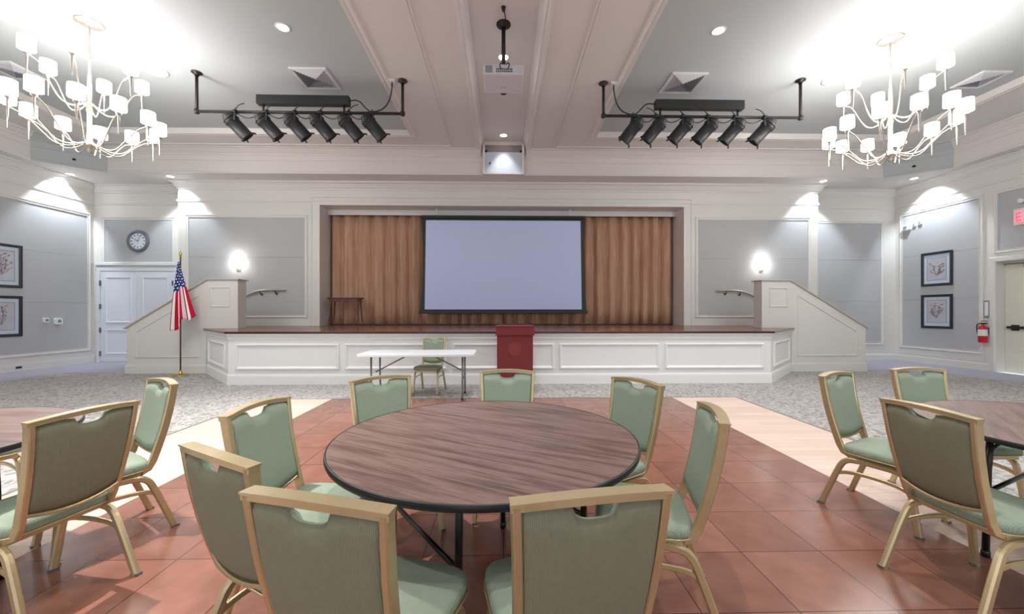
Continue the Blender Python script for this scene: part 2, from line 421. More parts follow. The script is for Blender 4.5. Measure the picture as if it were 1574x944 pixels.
for s in (-1, 1):
    add_ribbon(bm, [(s*1.30, YB), (s*1.30, 10.0), (s*10.2, 10.0)], False, gp, H)
struct(obj('trim_4', bm, 'ceil'))
bm = nb()
for s in (-1, 1):
    pr = [(-.10, ZC), (-.095, ZC-.03), (-.05, ZC-.035), (-.03, ZC-.02), (0, ZC-.025), (.01, ZC+.02), (.035, ZC+.16), (.07, ZC+.19), (.08, ZH)]
    path = [(s*.59, YB), (s*.59, 10.3)]
    if s < 0: path = path[::-1]
    add_ribbon(bm, path, False, pr, H)
struct(obj('trim_5', bm, 'ceil'))
# screen housing hatch at the far end of the channel
bm = nb(); add_box(bm, -.52, .52, 10.295, 10.33, 5.0, 5.53); add_box(bm, -.59, .59, 10.29, 10.32, 5.53, ZH)
struct(obj('trim_8', bm, 'ceil'))
t = thing('ceiling_hatch', 'pale boxed metal cover in the fascia at the far end of the centre ceiling channel', 'hatch', (0,0,0))
bm = nb(); add_box(bm, -.48, .48, 10.19, 10.29, 4.98, 5.53); obj('cover_plate', bm, mat('hatch_face', (188,196,208), .5), t, .006)
bm = nb(); add_box(bm, -.53, -.48, 10.15, 10.29, 4.98, 5.72); add_box(bm, .48, .53, 10.15, 10.29, 4.98, 5.72); add_box(bm, -.53, .53, 10.15, 10.29, 4.95, 4.98); obj('housing_frame', bm, 'ceil', t, .004)
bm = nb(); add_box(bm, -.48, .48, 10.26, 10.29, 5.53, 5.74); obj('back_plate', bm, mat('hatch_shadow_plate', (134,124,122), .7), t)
for x in (-.45, .45): bm = nb(); add_lathe(bm, [(0,-.03), (.03,-.03), (.03,.03), (0,.03)], 12, (x, 10.2, 5.55)); obj('roller_end', bm, 'black', t)
bm = nb(); add_lathe(bm, [(0,0), (.025,0), (.025,.02), (0,.02)], 12, (-.35, 10.19, 5.24), mapf=lambda v: Vector((v.x, -v.z, v.y))); obj('key_knob', bm, 'black', t)

# wall frames and acoustic panels -----------------------------------------
fr = [(-.085, 0), (-.08, .03), (-.06, .035), (-.045, .02), (-.012, .016), (-.004, .03), (0, .03), (0, 0)]
fr2 = [(0, 0), (.005, .022), (.022, .026), (.04, .014), (.055, .012), (.06, 0)]
def rect(a0, a1, b0, b1): return [(a0, b0), (a1, b0), (a1, b1), (a0, b1)]
back = lambda Y: (lambda a, b, h: (a, Y-h, b))
left = lambda a, b, h: (-XW+h, a, b)
right = lambda a, b, h: (XW-h, a, b)
def wall_panel(a0, a1, b0, b1, mp, label, seams=(), frame=True, tn=[6]):
    t = thing('acoustic_panel', label, 'panel'); bm = nb()
    zs = [b0]+list(seams)+[b1]
    for z0, z1 in zip(zs, zs[1:]):
        add_prism(bm, rect(a0, a1, z0+(.003 if z0 != b0 else 0), z1-(.003 if z1 != b1 else 0)), (.0, .014), mp)
    obj('fabric_face', bm, 'panel', t, .003, 1)
    bm = nb(); add_ribbon(bm, rect(a0, a1, b0, b1), True, fr, mp); obj('moulding_frame', bm, 'white', t)
    return t
wall_panel(-8.57, -5.45, 1.33, 3.99, back(YW), 'grey fabric panel on the back wall between the flag corner and the stage opening', (2.9,))
wall_panel(5.45, 8.57, 1.33, 3.99, back(YW), 'grey fabric panel on the back wall right of the stage opening, behind the sconce', (2.9,))
wall_panel(8.95, 11.05, .53, 4.0, back(YR), 'tall narrow grey fabric panel in the recess by the right stair', (1.72, 2.92))
wall_panel(-11.2, -9.32, 2.85, 4.0, back(YR), 'small wide grey fabric panel above the white double door, behind the clock')
wall_panel(6.0, 11.15, .42, 4.05, left, 'tall grey fabric panel on the left wall behind the framed prints', (1.65, 2.9))
wall_panel(9.29, 11.12, .47, 4.15, right, 'tall grey fabric panel on the right wall behind the two framed prints', (1.75, 2.95))
wall_panel(7.0, 8.93, 2.85, 4.15, right, 'grey fabric panel above the exit door on the right wall')
bm = nb(); add_ribbon(bm, [(5.04, 1.03), (5.04, 4.34), (-5.04, 4.34), (-5.04, 1.03)], False, [(-.001, 0), (-.001, .02), (-.05, .025), (-.19, .018), (-.21, .035), (-.235, .035), (-.24, 0)], back(YW)); struct(obj('trim_6', bm, 'white'))
bm = nb(); add_ribbon(bm, rect(9.2, YR-.12, .22, .40), True, [(0,0), (.004,.008), (.012,.008), (.016,0)], right); struct(obj('trim_7', bm, 'white'))
# double door in the left alcove
d = thing('door_1', 'x', 'x'); del d['label'], d['category']; struct(d)
dx0, dx1, dm = -11.32, -9.3, -10.31
bm = nb(); add_ribbon(bm, [(dx1, 0), (dx1, 2.56), (dx0, 2.56), (dx0, 0)], False, [(0,0), (0,.03), (-.09,.035), (-.1,.02), (-.105,0)], back(YR)); add_box(bm, -11.45, -9.15, YR-.06, YR, 2.72, 2.77); obj('door_frame', bm, 'doorwhite', d)
for a0, a1 in ((dx0+.01, dm-.004), (dm+.004, dx1-.01)):
    bm = nb(); add_prism(bm, rect(a0, a1, .02, 2.54), (0, .02), back(YR))
    for b0, b1 in ((.22, .92), (1.1, 2.4)):
        add_ribbon(bm, rect(a0+.14, a1-.14, b0, b1), True, [(0,.02), (.004,.036), (.03,.036), (.05,.021)], back(YR))
    lf = obj('door_leaf', bm, 'doorwhite', d)
    for z in (.24, .9, 1.56, 2.22):
        bm = nb(); xx = a0 if a0 < dm-.5 else a1; add_box(bm, xx-.022, xx+.022, YR-.045, YR-.02, z-.07, z+.07); obj('hinge', bm, 'grey_metal', lf, .004)
# exit door in the right wall
d = thing('door_2', 'x', 'x'); del d['label'], d['category']; struct(d)
bm = nb(); add_ribbon(bm, [(8.98, 0), (8.98, 2.57), (7.15, 2.57), (7.15, 0)], False, [(.004,-.21), (.004,.012), (-.02,.03), (-.10,.03), (-.12,0)] , right)
obj('door_frame', bm, 'white', d)
bm = nb(); add_box(bm, XW+.22, XW+.27, 7.15, 8.98, 0.0, 2.57); add_box(bm, XW+.215, XW+.22, 7.35, 8.8, 1.4, 2.3); obj('door_leaf', bm, 'beige_door', d, .003)
bm = nb(); add_box(bm, XW+.14, XW+.17, 7.3, 8.9, 1.02, 1.08); add_box(bm, XW+.17, XW+.22, 8.72, 8.84, .98, 1.11); add_box(bm, XW+.17, XW+.22, 7.42, 7.5, .98, 1.11); obj('push_bar', bm, 'black', d, .006)
bm = nb(); add_box(bm, XW+.15, XW+.22, 8.2, 8.6, 2.42, 2.49); add_sweep(bm, [(XW+.15,8.5,2.5), (XW-.02,8.75,2.5), (XW+.1,8.9,2.5)], rrect(.02,.02)); obj('door_closer', bm, 'black', d, .004)

# ------------------------------------------------------------------ stage
SZ = 1.03
st = thing('stage', 'wide white panelled stage platform with a dark wooden deck', 'stage', (0,0,0))
sp = [(6.8, 9.2), (5.3, 7.72), (-5.3, 7.72), (-6.8, 9.2)]      # left of travel = behind; reverse for outside offset
body = [(-6.8, 9.2), (-5.3, 7.72), (5.3, 7.72), (6.8, 9.2), (6.8, YW-.005), (-6.8, YW-.005)]
bm = nb(); add_prism(bm, body, (0, SZ-.045), H); 
out = [(6.8, 9.2), (5.3, 7.72), (-5.3, 7.72), (-6.8, 9.2)]
pr = lambda p: [(-o, h) for o, h in p]
add_ribbon(bm, out[::-1], False, pr([(0, .2), (.012, .195), (.02, .165), (.022, 0)]), H)
add_ribbon(bm, out[::-1], False, pr([(0, .86), (.012, .865), (.02, .9), (.012, .915), (.03, .95), (.05, .985)]), H)
obj('stage_skirt', bm, 'stagewhite', st)
dk = [(-6.88, 9.19), (-5.33, 7.65), (5.33, 7.65), (6.88, 9.19), (6.88, YW-.01), (5.03, YW-.01), (5.03, YC+.33), (-5.03, YC+.33), (-5.03, YW-.01), (-6.88, YW-.01)]
bm = nb(); add_prism(bm, dk, (SZ-.045, SZ), H); obj('stage_deck', bm, 'deck', st, .008)
pm = [(0,0), (.004,.022), (.02,.03), (.04,.02), (.055,.006), (.06,0)]
for k in range(5):
    a = -5.3+.14+k*2.084; bm = nb(); add_ribbon(bm, rect(a, a+1.98, .29, .79), True, pm, back(7.72)); obj('panel_moulding', bm, 'stagewhite', st)
for s in (-1, 1):
    dv = Vector((1.5, 1.48)).normalized()
    def mp(a, b, h, s=s): return (s*(5.3+dv.x*a+dv.y*h), 7.72+dv.y*a-dv.x*h, b)
    bm = nb(); add_ribbon(bm, rect(.25, 1.85, .29, .79), True, pm, mp); obj('panel_moulding', bm, 'stagewhite', st)
# stair (knee) walls with cap, and the stairs behind
def knee(s, label):
    t = thing('stair_wall', label, 'stair wall')
    f = lambda a, b, h: (s*a, 9.2+h, b)
    prof = [(6.1, SZ), (6.1, 2.14), (6.78, 2.14), (8.6, 1.04), (8.6, 0), (6.81, 0), (6.81, SZ)]
    bm = nb(); add_prism(bm, prof, (0, .30), f)
    add_ribbon(bm, [(6.81, 0), (8.6, 0)], False, [(0, .022), (.165, .02), (.195, .012), (.20, 0)], lambda a, b, h: (s*a, 9.2-h, b))
    add_box(bm, *sorted((s*8.6, s*8.62)), 9.18, 9.5, 0, .2)
    obj('wall_body', bm, 'knee', t)
    bm = nb(); cp = [(6.06, 2.14), (6.06, 2.165), (6.79, 2.165), (8.66, 1.035), (8.64, 1.01), (6.775, 2.14)]
    add_prism(bm, cp, (-.04, .34), f); obj('cap_rail', bm, 'chrome' if False else mat('cap_taupe', (196,184,172), .4), t, .006)
    bm = nb(); g = lambda a, b, h: (s*a, 9.2-h, b)
    add_ribbon(bm, [(6.28, 1.52), (6.72, 1.52), (6.72, 1.98), (6.28, 1.98)], True, [(0,0), (.004,.014), (.018,.018), (.03,.004), (.034,0)], g)
    add_ribbon(bm, [(6.95, .36), (8.4, .36), (8.4, .95), (6.95, 1.82)], True, [(0,0), (.004,.014), (.018,.018), (.03,.004), (.034,0)], g)
    obj('panel_moulding', bm, 'knee', t)
    return t
knee(-1, 'sloping cream stair wall left of the stage, behind the flag'); knee(1, 'sloping cream stair wall right of the stage')
for s, lb in ((-1, 'carpeted steps up to the stage behind the left stair wall'), (1, 'carpeted steps up to the stage behind the right stair wall')):
    bm = nb()
    for k in range(6):
        x0 = 6.9+k*.29; add_box(bm, *sorted((s*x0, s*(x0+.29))), 9.51, YW-.005, 0, SZ-.15*(k+1)+.02)
    tag(obj('stage_steps', bm, 'deck'), lb, 'steps')
# handrails on the back wall
def handrail(s, label):
    t = thing('handrail', label, 'handrail')
    bm = nb(); add_tube(bm, smooth_path([(s*5.95, YW-.03, 2.0), (s*5.97, YW-.09, 2.0), (s*6.05, YW-.09, 2.0), (s*6.65, YW-.09, 2.0), (s*7.0, YW-.09, 1.83), (s*8.75, YW-.09, .95)], 2), .024); obj('rail', bm, 'chrome', t)
    for x, z in ((6.2, 2.0), (6.6, 1.98), (7.3, 1.66), (8.4, 1.12)):
        bm = nb(); add_tube(bm, [(s*x, YW-.09, z-.02), (s*x, YW-.08, z-.09), (s*x, YW-.005, z-.1)], .012); add_lathe(bm, [(0,0), (.03,0), (.03,.012), (0,.012)], 12, (s*x, YW-.002, z-.1), mapf=lambda v: Vector((v.x, -v.z, v.y))); obj('bracket', bm, 'black', t)
handrail(-1, 'short metal handrail on the back wall left of the stage opening'); handrail(1, 'short metal handrail on the back wall right of the stage opening')
# curtains
def curtain(x0, x1, label, seed):
    rd = random.Random(seed); n = int((x1-x0)/.02); bm = nb(); rows = [(0, 1.0), (.15, 1.0), (.5, .98), (.85, .92), (1, .85)]
    ph = [rd.uniform(0, 6.28) for _ in range(4)]; z0, z1 = SZ+.025, 4.265; G = []
    for tt, am in rows:
        R = []
        for i in range(n+1):
            x = x0+(x1-x0)*i/n
            q = x*2*PI/.36 + 1.6*math.sin(x*1.3+ph[0]) + .9*math.sin(x*3.1+ph[1]) + .35*tt*math.sin(x*2.3+ph[2])
            y = YC-.06+am*(.068*math.sin(q)+.02*math.sin(2*q+ph[3]))
            R.append(bm.verts.new((x, y, z0+(z1-z0)*tt)))
        G.append(R)
    for a, b in zip(G, G[1:]):
        for i in range(n): f = bm.faces.new((a[i], a[i+1], b[i+1], b[i])); f.smooth = True
    o = obj('stage_curtain', bm, 'curtain'); m = o.modifiers.new('solid', 'SOLIDIFY'); m.thickness = .008
    return tag(o, label, 'curtain')
curtain(-5.02, -.01, 'tan pleated stage curtain left of the projection screen centre', 3)
curtain(.01, 5.02, 'tan pleated stage curtain right of the projection screen centre', 8)
bm = nb(); add_box(bm, -5.035, 5.035, 11.43, 11.46, 4.19, 4.338); struct(obj('trim_9', bm, 'ceil'))
bm = nb(); add_box(bm, -5.03, 5.03, YC-.16, YC+.02, 4.27, 4.335); tag(obj('curtain_track', bm, 'dark'), 'dark curtain track along the top of the stage opening', 'curtain track')
# projection screen
YS = 11.25
t = thing('projection_screen', 'large pale tensioned projection screen with black borders above the stage', 'screen', (0,0,0))
def edge(tt): return 2.27+.055*(2*abs(tt-.5))**2.2 + (.05*(1-tt))   # concave sides, wider at the foot
zb, zt = 1.41, 4.06; N = 20
bm = nb(); L = [(-edge(i/N), zb+(zt-zb)*i/N) for i in range(N+1)]; poly = L+[(-a, b) for a, b in L[::-1]]
add_prism(bm, poly, (0, .006), lambda a, b, h: (a, YS+h, b)); obj('black_border', bm, 'black', t)
bm = nb(); L = [(-edge(i/N)+.06+.03*(1-i/N), zb+.07+(zt-zb-.14)*i/N) for i in range(N+1)]; poly = L+[(-a, b) for a, b in L[::-1]]
L = [(-2.235, zb+.07), (-2.2, zt-.05), (2.2, zt-.05), (2.235, zb+.07)]
add_prism(bm, L, (-.003, 0), lambda a, b, h: (a, YS+h, b)); obj('screen_surface', bm, 'screen', t)
bm = nb(); add_box(bm, -2.40, 2.40, YS-.03, YS+.03, zb-.05, zb+.04); obj('bottom_bar', bm, 'black', t, .01)
bm = nb(); add_box(bm, -2.32, 2.32, YS-.06, YS+.06, zt, 4.14); obj('roller_case', bm, 'black', t, .01)
for x in (-1.9, 1.9): bm = nb(); add_box(bm, x-.02, x+.02, YS-.01, YS+.01, 4.13, 4.338); obj('hanger', bm, 'white', t)
# side table on the stage
t = thing('side_table', 'dark wooden side table standing on the stage by the left end of the curtain', 'table', (-4.42, 11.17, SZ))
bm = nb(); add_prism(bm, [(.48*math.cos(a)*(1 if abs(math.cos(a)) < .9 else 1), .19*math.sin(a)) for a in [0]] or [], (0, 0), H) if False else None
pts = [(-.48,-.1), (-.40,-.19), (.40,-.19), (.48,-.1), (.48,.1), (.40,.19), (-.40,.19), (-.48,.1)]
add_prism(bm, pts, (.745, .775), H); obj('tabletop', bm, 'skin_dark_wood', t, .006)
bm = nb(); add_ribbon(bm, [(x*.88, y*.82) for x, y in pts], True, [(0, .745), (0, .66), (.018, .66), (.018, .745)], H); obj('apron', bm, 'skin_dark_wood', t)
for sx in (-1, 1):
    for sy in (-1, 1):
        bm = nb(); add_sweep(bm, [(sx*.36, sy*.13, .7), (sx*.38, sy*.14, .35), (sx*.42, sy*.15, 0)], rrect(.045, .045), scale=[1, .8, .55]); obj('leg', bm, 'skin_dark_wood', t)

# ------------------------------------------------------------------ chairs
def chair(label):
    t = thing('banquet_chair', label, 'chair', group='green banquet chairs with gold frames'); del t['group']
    zt = .905
    def yb(z): return -.195-.105*((z-.44)/.49) - .015*math.sin(PI*min(1, max(0, (z-.44)/.49)))
    def hw(z): return .178+.026*((z-.44)/.49)      # half width to tube centre
    def bow(x): return -.022*(1-min(1,abs(x)/.2)**2)
    def arch(x): return .018*(1-min(1,abs(x)/.2)**2)
    # back frame : side tubes running down and forward under the seat, top rail, bottom rail
    bm = nb()
    for s in (-1, 1):
        path = [(s*hw(z), yb(z), z) for z in (.918, .85, .75, .65, .56, .50)] + [(s*.178, -.200, .455), (s*.178, -.178, .412), (s*.178, -.12, .388), (s*.178, .0, .382), (s*.178, .16, .382)]
        add_sweep(bm, path, rrect(.024, .042, .35), up=(1,0,0))
    n = 12; top = [(-.218+.436*i/n, 0, 0) for i in range(n+1)]
    top = [(x, yb(.915)+bow(x), .915+arch(x)*.8) for x, _, _ in top]
    add_sweep(bm, top, [(-.011,-.018), (.004,-.018), (.006,-.023), (.012,-.023), (.012,.023), (.006,.023), (.004,.018), (-.011,.018)], up=(0,0,1))
    bot = [(-.178+.356*i/8, 0, 0) for i in range(9)]
    bot = [(x, yb(.505)+bow(x)*.8-.004, .505-.03*(1-(x/.18)**2)) for x, _, _ in bot]
    add_sweep(bm, bot, rrect(.016, .03, .5), up=(0,0,1))
    obj('back_frame', bm, 'gold', t)
    # padded back with scooped hand hold
    NX, NZ = 44, 14; bm = nb(); F, B = [], []
    def scoop(x):
        q = abs(x)/.060
        return 0 if q >= 1 else (1-q**2.2)**.6
    for i in range(NX+1):
        tx = -1+2*i/NX; cf, cb = [], []
        for j in range(NZ+1):
            tz = j/NZ
            zb_ = .512-.03*(1-tx*tx); zt_ = .903+arch(tx*.19)*.8-.044*scoop(tx*.19)-.010*math.exp(-((abs(tx*.19)-.06)/.03)**2)
            z = zb_+(zt_-zb_)*tz; x = tx*(hw(z)-.009); y = yb(z)+bow(x)
            e = min(1, min((1-abs(tx))*9, tz*10, (1-tz)*10)); e = math.sin(e*PI/2)**.6 if e > 0 else 0
            cf.append(bm.verts.new((x, y+.006+.025*e, z))); cb.append(bm.verts.new((x, y-.004-.015*e, z)))
        F.append(cf); B.append(cb)
    for i in range(NX):
        for j in range(NZ):
            a = bm.faces.new((F[i][j], F[i+1][j], F[i+1][j+1], F[i][j+1])); a.smooth = True
            b = bm.faces.new((B[i][j], B[i][j+1], B[i+1][j+1], B[i+1][j])); b.smooth = True; b.material_index = 1
    for i in range(NX):
        bm.faces.new((F[i][NZ], F[i+1][NZ], B[i+1][NZ], B[i][NZ])); bm.faces.new((F[i][0], B[i][0], B[i+1][0], F[i+1][0]))
    for j in range(NZ):
        bm.faces.new((F[0][j], F[0][j+1], B[0][j+1], B[0][j])); bm.faces.new((F[NX][j], B[NX][j], B[NX][j+1], F[NX][j+1]))
    obj('backrest', bm, ['seatfab', 'backfab'], t)
    # seat cushion: superellipse plan, domed
    def plan(k, th):
        c, s_ = math.cos(th), math.sin(th); p = .36
        x = .222*math.copysign(abs(c)**p, c); y = .215*math.copysign(abs(s_)**p, s_)
        x *= (1+.045*(y/.215)); return (x*k, y*k+.022)
    bm = nb(); prof = [(0, .402), (.93, .402), (.97, .408), (1, .424), (.995, .442), (.965, .456), (.90, .464), (.6, .472), (0, .476)]; R = []
    NS = 48
    for k, z in prof:
        R.append([bm.verts.new((*plan(k, 2*PI*i/NS), z)) for i in range(NS)] if k else [bm.verts.new((0, .022, z))])
    for a, b in zip(R, R[1:]):
        for i in range(NS):
            j = (i+1) % NS; va = [a[0]] if len(a) == 1 else [a[i], a[j]]; vb = [b[0]] if len(b) == 1 else [b[j], b[i]]
            bm.faces.new(va+vb).smooth = True
    so = obj('seat', bm, 'seatfab', t)
    bm = nb()
    pp = [Vector((*plan(1.0, 2*PI*i/NS), .410)) for i in range(NS+1)]; add_sweep(bm, pp, circ(.0045, 6), up=(0,0,1), smooth=True, caps=False); obj('piping', bm, 'gold', so)
    bm = nb(); add_box(bm, -.19, .19, -.15, -.12, .372, .400); add_box(bm, -.19, .19, .17, .20, .372, .400); add_box(bm, -.192, -.168, -.14, .19, .372, .400); add_box(bm, .168, .192, -.14, .19, .372, .400); obj('seat_frame', bm, 'gold', t, .003)
    for s in (-1, 1):
        rear = smooth_path([(s*.196, .02, .372), (s*.197, -.10, .372), (s*.199, -.165, .352), (s*.203, -.20, .28), (s*.215, -.30, .0)], 2)
        front = smooth_path([(s*.196, .02, .372), (s*.197, .11, .372), (s*.199, .165, .348), (s*.202, .185, .28), (s*.21, .225, .0)], 2)
        for p in (rear, front):
            bm = nb(); add_sweep(bm, p, rrect(.030, .036, .5), up=(1,0,0)); e = p[-1]; add_box(bm, e.x-.015, e.x+.015, e.y-.02, e.y+.02, 0, .014, 1); obj('leg', bm, ['gold', 'grey_metal'], t)
        bm = nb(); add_sweep(bm, smooth_path([(s*.203, -.213, .25), (s*.2, -.12, .285), (s*.2, .1, .285), (s*.203, .185, .255)], 2), rrect(.014, .024, .5), up=(1,0,0)); obj('stretcher', bm, 'gold', t)
    return t
CH0 = None
def place(x, y, face_x, face_y, label):
    """x,y = middle of the top rail; facing direction"""
    global CH0
    L_ = math.hypot(face_x, face_y); fx, fy = face_x/L_, face_y/L_
    rz = math.atan2(-fx, fy); ox, oy = x+fx*.30, y+fy*.30; z0 = .004 if (abs(x) < 3.6 and y < 6.4) else 0
    if CH0 is None: CH0 = chair(label); CH0.location = (ox, oy, z0); CH0.rotation_euler = (0,0,rz); r = CH0
    else: r = dup(CH0, (ox, oy, z0), rz, label)
    r['group'] = 'green banquet chairs with gold frames'
    return r
# camera frame (xc, d) -> world
th = math.radians(1.227)
def W(xc, d): return (xc*math.cos(th)+d*math.sin(th), -xc*math.sin(th)+d*math.cos(th))
def chair_at(a, b, label):
    """a,b = left and right ends (as seen) of the top rail in the camera-aligned plan; chair faces perpendicular"""
    (x0, y0), (x1, y1) = W(*a), W(*b)
    dx, dy = x1-x0, y1-y0
    return (x0+x1)/2, (y0+y1)/2, dx, dy
def put(a, b, toward, label):
    x, y, dx, dy = chair_at(a, b, label); fx, fy = -dy, dx
    if fx*(toward[0]-x)+fy*(toward[1]-y) < 0: fx, fy = -fx, -fy
    return place(x, y, fx, fy, label)
TM = W(-.135, 2.06); TL = W(-3.15, 1.87); TR = W(3.18, 2.07)
put((-.711,1.05), (-.279,.935), TM, 'green gold-framed chair nearest the camera on the left, its ribbed back to us')
put((-.011,.976), (.429,1.06), TM, 'yellow-gold framed chair nearest the camera at the right front of the middle table')
put((-1.16,1.41), (-.80,1.213), TM, 'green chair seen obliquely from behind, partly hidden by the nearest left chair')
put((-1.30,1.79), (-1.255,2.19), TM, 'green chair at the left side of the middle table, its seat beside the table edge')
put((-1.095,2.69), (-.77,2.94), TM, 'green chair at the far left of the middle table, below the white folding table')
put((-.258,3.13), (.186,3.13), TM, 'pale green chair facing us at the far side of the middle table, below the lectern')
put((.735,2.88), (.96,2.50), TM, 'green chair at the far right of the middle table with a pale hand hold')
put((1.0,2.09), (.895,1.65), TM, 'green chair turned sideways at the right of the middle table')
put((-2.06,1.676), (-1.996,2.096), TL, 'large green chair with its back to us at the left table')
put((-2.55,2.79), (-2.22,2.59), TL, 'bright mint chair standing sideways between the left table and the cream planks')
put((-4.12,2.62), (-3.95,3.02), TL, 'chair beyond the left table of which only gold legs show at the left edge')
put((2.028,2.16), (2.046,1.727), TR, 'large green chair with its back to us at the right table')
put((2.29,2.91), (2.63,3.08), TR, 'green chair standing sideways left of the right table')
put((3.11,3.24), (3.55,3.24), TR, 'green chair facing us behind the right table')
pc = place(-1.27, 7.27, -.12, -1, 'small distant green chair between the white folding table and the stage')

# ------------------------------------------------------------------ round tables
def round_table(label):
    t = thing('round_table', label, 'table'); R = .762
    bm = nb(); add_lathe(bm, [(0,.742), (R-.004,.742), (R-.002,.7605), (R-.006,.762), (0,.762)], 96, smooth=False); obj('tabletop', bm, 'laminate', t)
    bm = nb(); add_lathe(bm, [(R-.006,.7615), (R-.001,.7635), (R+.004,.760), (R+.005,.745), (R+.002,.735), (R-.02,.733), (R-.02,.742)], 96); obj('edge_band', bm, 'edge', t)
    bm = nb(); add_lathe(bm, [(.60,.742), (.60,.715), (.62,.715), (.62,.742)], 64); obj('apron_ring', bm, 'blacktube', t)
    for a0, a1 in ((-100, 172), (80, -8)):
        p0, p1 = [(.50*math.cos(math.radians(a)), .50*math.sin(math.radians(a))) for a in (a0, a1)]
        for p in (p0, p1):
            bm = nb(); add_tube(bm, [(p[0]*.97, p[1]*.97, .738), (p[0], p[1], .5), (p[0]*1.02, p[1]*1.02, 0.0)], .0165); add_lathe(bm, [(0,0), (.02,0), (.02,.03), (.0165,.035)], 14, (p[0]*1.02, p[1]*1.02, 0)); obj('leg', bm, 'blacktube', t)
        bm = nb(); add_tube(bm, [(p0[0], p0[1], .37), (p1[0], p1[1], .37)], .012); obj('cross_bar', bm, 'blacktube', t); bm = nb(); add_tube(bm, [(p0[0], p0[1], .722), (p1[0], p1[1], .722)], .012); obj('top_bar', bm, 'blacktube', t)
        mx, my = (p0[0]+p1[0])/2, (p0[1]+p1[1])/2
        for p in (p0, p1):
            bm = nb(); add_tube(bm, [(p[0], p[1], .60), (p[0]*.75+.0*mx, p[1]*.75, .73)], .008); obj('brace', bm, 'blacktube', t)
    return t
t0 = round_table('round dark wood-grain folding table in the middle foreground'); t0.location = (*TM, .004)
dup(t0, (*TL, .006), .5, 'round folding table cut by the left edge of the photo'); dup(t0, (*TR, .006), 1.35, 'round folding table cut by the right edge of the photo')

# ------------------------------------------------------------------ white folding table
t = thing('folding_table', 'long white plastic folding table with grey legs in front of the stage', 'table', (-1.38, 6.55, 0), .02)
bm = nb(); add_prism(bm, rrect(1.83, .76, .12), (.70, .745), H); obj('tabletop', bm, 'tabletop_white', t, .008)
for s in (-1, 1):
    bm = nb(); add_tube(bm, [(s*.72, -.27, .69), (s*.72, .27, .69)], .013); obj('top_bar', bm, 'grey_metal', t)
    bm = nb(); add_tube(bm, [(s*.72, -.27, .32), (s*.72, .27, .32)], .011); obj('cross_bar', bm, 'grey_metal', t)
    for y in (-.24, .24):
        bm = nb(); add_tube(bm, [(s*.72, y, .70), (s*.72, y, .34), (s*.72, y*1.15, .06), (s*.72, y*1.15, 0)], .015); add_lathe(bm, [(0,0), (.02,0), (.02,.03), (0,.03)], 12, (s*.72, y*1.15, 0), 1); obj('leg', bm, ['grey_metal', 'black'], t)
    bm = nb(); add_tube(bm, [(s*.72, 0, .42), (s*.20, 0, .69)], .011); obj('brace', bm, 'grey_metal', t)
# lectern
t = thing('lectern', 'burgundy draped lectern with a faint round emblem in front of the stage', 'lectern', (.20, 7.10, 0))
bm = nb()
def lbox(b, w0, w1, d0, d1, z0, z1):
    lo = [b.verts.new((x*w0, y*d0, z0)) for x, y in ((-1,-1), (1,-1), (1,1), (-1,1))]; hi = [b.verts.new((x*w1, y*d1, z1)) for x, y in ((-1,-1), (1,-1), (1,1), (-1,1))]
    b.faces.new(lo[::-1]); b.faces.new(hi)
    for i in range(4): b.faces.new((lo[i], lo[(i+1) % 4], hi[(i+1) % 4], hi[i]))
lbox(bm, .315, .315, .21, .21, .09, 1.02); obj('body', bm, 'lectern', t, .008)
bm = nb(); lbox(bm, .345, .33, .24, .24, .995, 1.15); obj('top_skirt', bm, 'lectern', t, .012)
bm = nb(); lbox(bm, .34, .34, .25, .25, 1.145, 1.165); obj('top_board', bm, 'lectern', t, .006)
bm = nb(); add_lathe(bm, [(0,0), (.12,0), (.12,.004), (0,.004)], 40, smooth=False, loc= (0, -.2105, .76), mapf=lambda v: Vector((v.x, -v.z, v.y))); obj('emblem', bm, 'emblem', t)
bm = nb(); lbox(bm, .33, .33, .24, .24, .05, .09); obj('base', bm, 'skin_dark_wood', t, .005)
for sx in (-1, 1):
    for sy in (-1, 1):
        bm = nb(); add_lathe(bm, [(0,-.012), (.028,-.012), (.03,0), (.028,.012), (0,.012)], 16, (sx*.29, sy*.2, .03), mapf=lambda v: Vector((v.z, v.x, v.y))); obj('caster', bm, 'black', t)
# ------------------------------------------------------------------ flag
fx, fy = -7.12, 8.86
t = thing('flag_pole', 'dark flag pole on a round brass base before the left stair wall', 'flag pole', (fx, fy, 0))
bm = nb(); add_lathe(bm, [(0,0), (.15,0), (.155,.015), (.13,.03), (.05,.045), (.03,.07), (.022,.12), (0,.12)], 32); obj('base', bm, 'brass', t)
bm = nb(); add_tube(bm, [(0,0,.1), (0,0,2.62)], .014); obj('pole', bm, 'skin_dark_wood', t)
bm = nb(); add_lathe(bm, [(0,2.60), (.02,2.61), (.016,2.64), (.024,2.66), (.028,2.685), (.02,2.71), (.006,2.73), (.003,2.76), (0,2.76)], 16); obj('finial', bm, 'brass', t)
bm = nb(); uvl = bm.loops.layers.uv.new('UVMap'); NU, NV = 60, 30; G = []
for j in range(NV+1):
    v = j/NV; row = []
    for i in range(NU+1):
        u = i/NU
        ztop = 2.50; lead = -.16+.50*u                     # foot position across
        zbot = 1.02+.30*u-.07*math.sin(u*PI*3)
        sp_ = v**1.05
        x = (-.02+.04*u)*(1-sp_) + lead*sp_ ; z = ztop-(ztop-zbot)*v
        if u < .25: x += .03*math.sin(v*PI)*(1-u/.25)*-1
        y = -.02-(.03+.035*v)*math.sin(u*PI*5.0+.6*v)*(.35+.65*v) - .03
        row.append((x, y, z, u, v))
    G.append(row)
VV = [[bm.verts.new(p[:3]) for p in r] for r in G]
